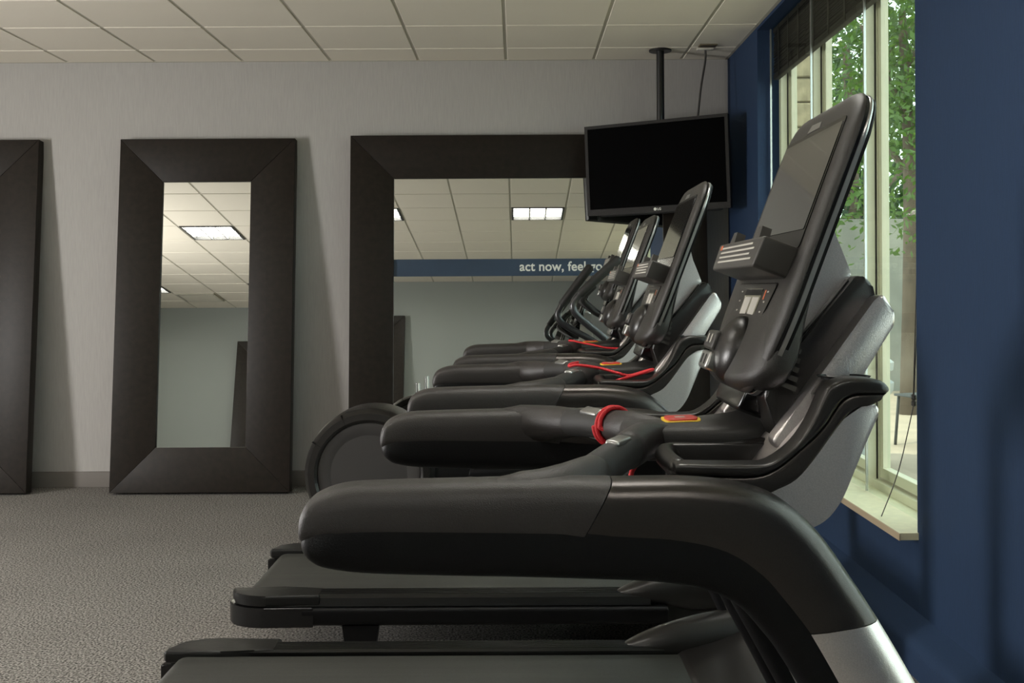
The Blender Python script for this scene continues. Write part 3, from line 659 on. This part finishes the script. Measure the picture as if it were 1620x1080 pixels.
# twin chrome posts of a small weight stand before the big mirror
t = thing('weight_stand', 'small chrome post stand on the floor before the lettered mirror', 'weight stand', (-.60, 6.42, 0))
for k, (x, y, h) in enumerate(((0, 0, .80), (.045, .10, .83))):
    tube('chrome_post', [(x, y, .03), (x, y, h-.06), (x, y, h-.02), (x, y, h)], [.014, .014, .012, .006], 'chrome', t, 14, 2)
for z in (.665, .70): tube('rung', [(-.05, -.02, z), (.09, .13, z)], .0025, 'black', t, 6, 1)
lathe('stand_base', [(.16, 0), (.16, .02), (.15, .03), (.02, .035)], 'black', t, 24, Matrix.Translation((.025, .05, 0)))

# ------------------------------------------------------------------ television on its ceiling pole
t = thing('television', 'flat black television tilted on a ceiling pole in the corner', 'television')
TVM = Matrix.Translation((.912, 7.002, 2.164)) @ Matrix.Rotation(-.45, 4, 'Z') @ Matrix.Rotation(.041, 4, 'X') @ Matrix.Rotation(-.02, 4, 'Y')
t.matrix_world = TVM
FR = Matrix(((1, 0, 0, 0), (0, 0, -1, 0), (0, 1, 0, 0), (0, 0, 0, 1)))  # x, z, out = -y
w, h = .49, .30
body = prism('tv_shell', roundpoly([(-w, -h), (w, -h), (w, h), (-w, h)], .006, 2), -.045, -.006, 'tvback', t, .004, FR)
bz = bmesh.new(); a = .021; bb = .040
for r in ((-w, w, h-a, h), (-w, w, -h, -h+bb), (-w, -w+a, -h+bb, h-a), (w-a, w, -h+bb, h-a)):
    bm_box(bz, r[0], r[1], 0, .010, r[2], r[3], Matrix.Translation((0, -.005, 0)))
from_bm('tv_bezel', bz, 'tvbezel', t, 0)
box('tv_screen', -w+a, w-a, -.002, .004, -h+bb, h-a, 'tvscreen', t)
lg = lathe('tv_logo_disc', [(.010, 0), (.010, .0012), (.0001, .0012)], 'white', t, 20, Matrix.Translation((-.012, -.005, -h+.020)) @ Matrix.Rotation(R(90), 4, 'X'))
text_mesh('tv_logo', 'LG', .022, 'white', t, Matrix.Translation((.002, -.0058, -h+.0125)) @ Matrix.Rotation(R(90), 4, 'X'), .02, .0006)
prism('tv_back_bulge', roundpoly([(-w+.06, -h-.01), (w-.06, -h-.01), (w-.12, h-.12), (-w+.12, h-.12)], .03, 3), -.085, -.044, 'tvback', t, .01, FR)
box('mount_plate', -.12, .12, .084, .10, -.12, .12, 'post', t, .004)
mp = thing('ceiling_mount', 'black steel pole from ceiling holding the television', 'mount', (.965, 7.14, 0))
lathe('pole', [(.026, 2.05), (.026, CEIL)], 'post', mp, 24)
lathe('ceiling_flange', [(.075, CEIL-.012), (.075, CEIL-.001)], 'post', mp, 24)
box('pole_arm', -.05, .05, -.045, .03, 2.06, 2.16, 'post', mp, .004, Matrix.Rotation(-.447, 4, 'Z'))
# cable plate, grille and cable beside the pole
pl = thing('cable_plate', 'small pale cable plate with tan grille in the corner of the ceiling', 'plate', (1.26, 7.0, CEIL))
box('plate', -.055, .055, .09, .13, -.010, 0, 'whitepl', pl, .002)
gr = box('grille', -.058, .058, -.03, .045, -.008, 0, 'brass', pl, .002)
for k in range(3): box('grille_bar', -.05, .05, -.022+.022*k, -.012+.022*k, -.0095, -.008, 'gasket', gr)
tag(tube('television_cable', [(1.262, 7.11, CEIL-.01), (1.26, 7.105, CEIL-.08), (1.225, 7.06, CEIL-.25), (1.205, 7.03, CEIL-.38), (1.19, 7.00, CEIL-.50), (1.19, 6.985, CEIL-.62)], .007, 'cable', None, 8, 5), 'dark cable hanging from ceiling plate to the television', 'cable')

# ------------------------------------------------------------------ outside the window
struct(box('ground', XW+.26, 40, -10, 60, -.25, -.05, 'patio'))
def foliage(bm, c, r, n, size):
    for _ in range(n):
        d = Vector((random.gauss(0, 1), random.gauss(0, 1), random.gauss(0, 1))).normalized()*random.uniform(.45, 1.0)
        p = Vector(c)+Vector((d.x*r[0], d.y*r[1], d.z*r[2]))
        a = Vector((random.gauss(0, 1), random.gauss(0, 1), random.gauss(0, 1))).normalized()
        b_ = a.cross(Vector((random.gauss(0, 1), random.gauss(0, 1), random.gauss(0, 1)))).normalized()
        s = size*random.uniform(.6, 1.3)
        bm.faces.new([bm.verts.new(p+v) for v in (a*s, b_*s*.45, -a*s, -b_*s*.45)])
def tree(label, x, y, h, cr, m, n=2600, size=.10, trunk=.10, base=1.6):
    t = thing('tree', label, 'tree', (x, y, -.05), 0, 'trees outside the window')
    tube('trunk', [(0, 0, 0), (.05, .03, h*.4), (-.03, .05, h*.75)], [trunk, trunk*.8, trunk*.4], 'bark', t, 10, 4)
    for k in range(4):
        a = k*1.7+.4; tube('branch', [(.02, .02, h*(.35+.1*k)), (math.cos(a)*cr*.5, math.sin(a)*cr*.5, h*(.5+.1*k))], [trunk*.4, trunk*.15], 'bark', t, 6, 1)
    bm = bmesh.new(); nb = 9
    for k in range(nb):
        a = random.uniform(0, 6.28); rr = random.uniform(.1, .65)*cr
        foliage(bm, (math.cos(a)*rr, math.sin(a)*rr, base+(h-base)*random.uniform(.1, .95)), (cr*.5, cr*.5, (h-base)*.25), n//nb, size)
    tag(from_bm('foliage', bm, m, t, 0), kind='stuff')
    return t
tree('leafy green tree outside seen through the window bay nearest the camera', 4.35, 11.9, 6.0, 1.7, 'leaf', 6500, .05, .10, 1.9)
tree('dark green tree outside behind the patio wall, seen through the middle bay', 5.3, 17.0, 7.0, 2.6, 'leaf3', 7000, .08, .16, 1.2)
tree('pale green tree outside beyond the stone pillar', 4.8, 22.5, 8.5, 2.8, 'leaf2', 6000, .10, .16, 1.5)
tree('tall green tree farthest off outside, behind the pale one', 9.5, 30.5, 10.0, 4.0, 'leaf', 2600, .20, .22, 1.0)
tree('bushy green tree outside to the right of the patio', 8.6, 9.5, 6.0, 2.2, 'leaf2', 5000, .12, .14, .8)
bm = bmesh.new()
for k in range(16): foliage(bm, (12.6+random.uniform(-.4, .4), 5+k*1.6, 1.0+random.uniform(-.2, .6)), (.9, 1.1, 1.2), 420, .11)
tag(from_bm('hedge', bm, 'leaf3', None, 0), 'dense green hedge closing the patio outside the window', 'hedge', None, 'stuff')
# stone pillar with courses
t = thing('stone_pillar', 'tan stone pillar outside, behind the window bay nearest the corner', 'pillar', (3.45, 13.6, -.05))
box('pillar_core', -.24, .24, -.24, .24, 0, 4.4, 'stone', t)
sm_ = None; zz = 0
for k in range(14):
    for s, rz in ((0, 0), (1, 90), (2, 180), (3, 270)):
        for half in (0, 1):
            ww = .27 if (k+half) % 2 else .23
            if sm_ is None:
                b = bmesh.new(); bm_box(b, -.13, .13, -.03, .03, -.145, .145); bmesh.ops.bevel(b, geom=b.edges[:], offset=.012, segments=1, affect='EDGES'); bmesh.ops.recalc_face_normals(b, faces=b.faces[:])
                sm_ = bpy.data.meshes.new('stone'); b.to_mesh(sm_); b.free(); sm_.materials.append(M['stone'])
            o = bpy.data.objects.new('stone', sm_); COL.objects.link(o); o.parent = t
            o.matrix_local = Matrix.Rotation(R(rz), 4, 'Z') @ Matrix.Translation(((-.135 if half else .135)+(.01 if k % 2 else -.01), -.255+random.uniform(-.012, .012), .16+.31*k))
tag(struct(box('wall_patio', 3.9, 9.0, 14.6, 14.85, -.05, 2.3, 'outwall')))
# pale round planters and a metal patio chair
for k, (x, y, lbl) in enumerate(((2.76, 8.55, 'pale round planter on the patio just outside the glass'), (4.05, 8.95, 'pale round planter on the patio, farther from the glass'))):
    p = thing('planter', lbl, 'planter', (x, y, -.05), 0, 'patio planters')
    lathe('pot', [(.15, 0), (.18, .02), (.17, .10), (.20, .55), (.235, .60), (.24, .66), (.21, .68), (.21, .74), (.235, .76), (.24, .82), (.215, .84), (.19, .80)], 'planter', p, 32)
    if k == 0: continue
    bm = bmesh.new(); foliage(bm, (0, 0, 1.02), (.24, .24, .22), 420, .05); tag(from_bm('foliage', bm, 'leaf2', p, 0), kind='stuff')
c = thing('patio_chair', 'dark metal patio chair outside beyond the planters', 'chair', (3.70, 9.45, -.05), R(200))
for x in (-.22, .22):
    for y in (-.22, .22): tube('leg', [(x*1.1, y*1.1, 0), (x, y, .44)], .013, 'metal', c, 8, 1)
box('seat', -.25, .25, -.25, .25, .44, .46, 'metal', c, .005)
tube('back_frame', [(-.23, .23, .44), (-.24, .30, .88), (-.15, .32, .93), (.15, .32, .93), (.24, .30, .88), (.23, .23, .44)], .013, 'metal', c, 8, 3)
for k in range(6): tube('back_slat', [(-.18+.072*k, .245, .47), (-.18+.072*k, .315, .92)], .007, 'metal', c, 6, 1)
u_ = thing('patio_umbrella', 'blue canvas patio umbrella among the trees outside', 'umbrella', (4.45, 7.5, -.05))
lathe('canopy', [(.02, 3.0), (.5, 2.88), (1.0, 2.66), (1.3, 2.42), (1.28, 2.40), (.9, 2.64), (.02, 2.93)], 'blue', u_, 8)
tube('pole', [(0, 0, 0), (0, 0, 2.97)], .03, 'metal', u_, 10, 1)
lathe('umbrella_base', [(.3, 0), (.3, .06), (.06, .1)], 'metal', u_, 20)
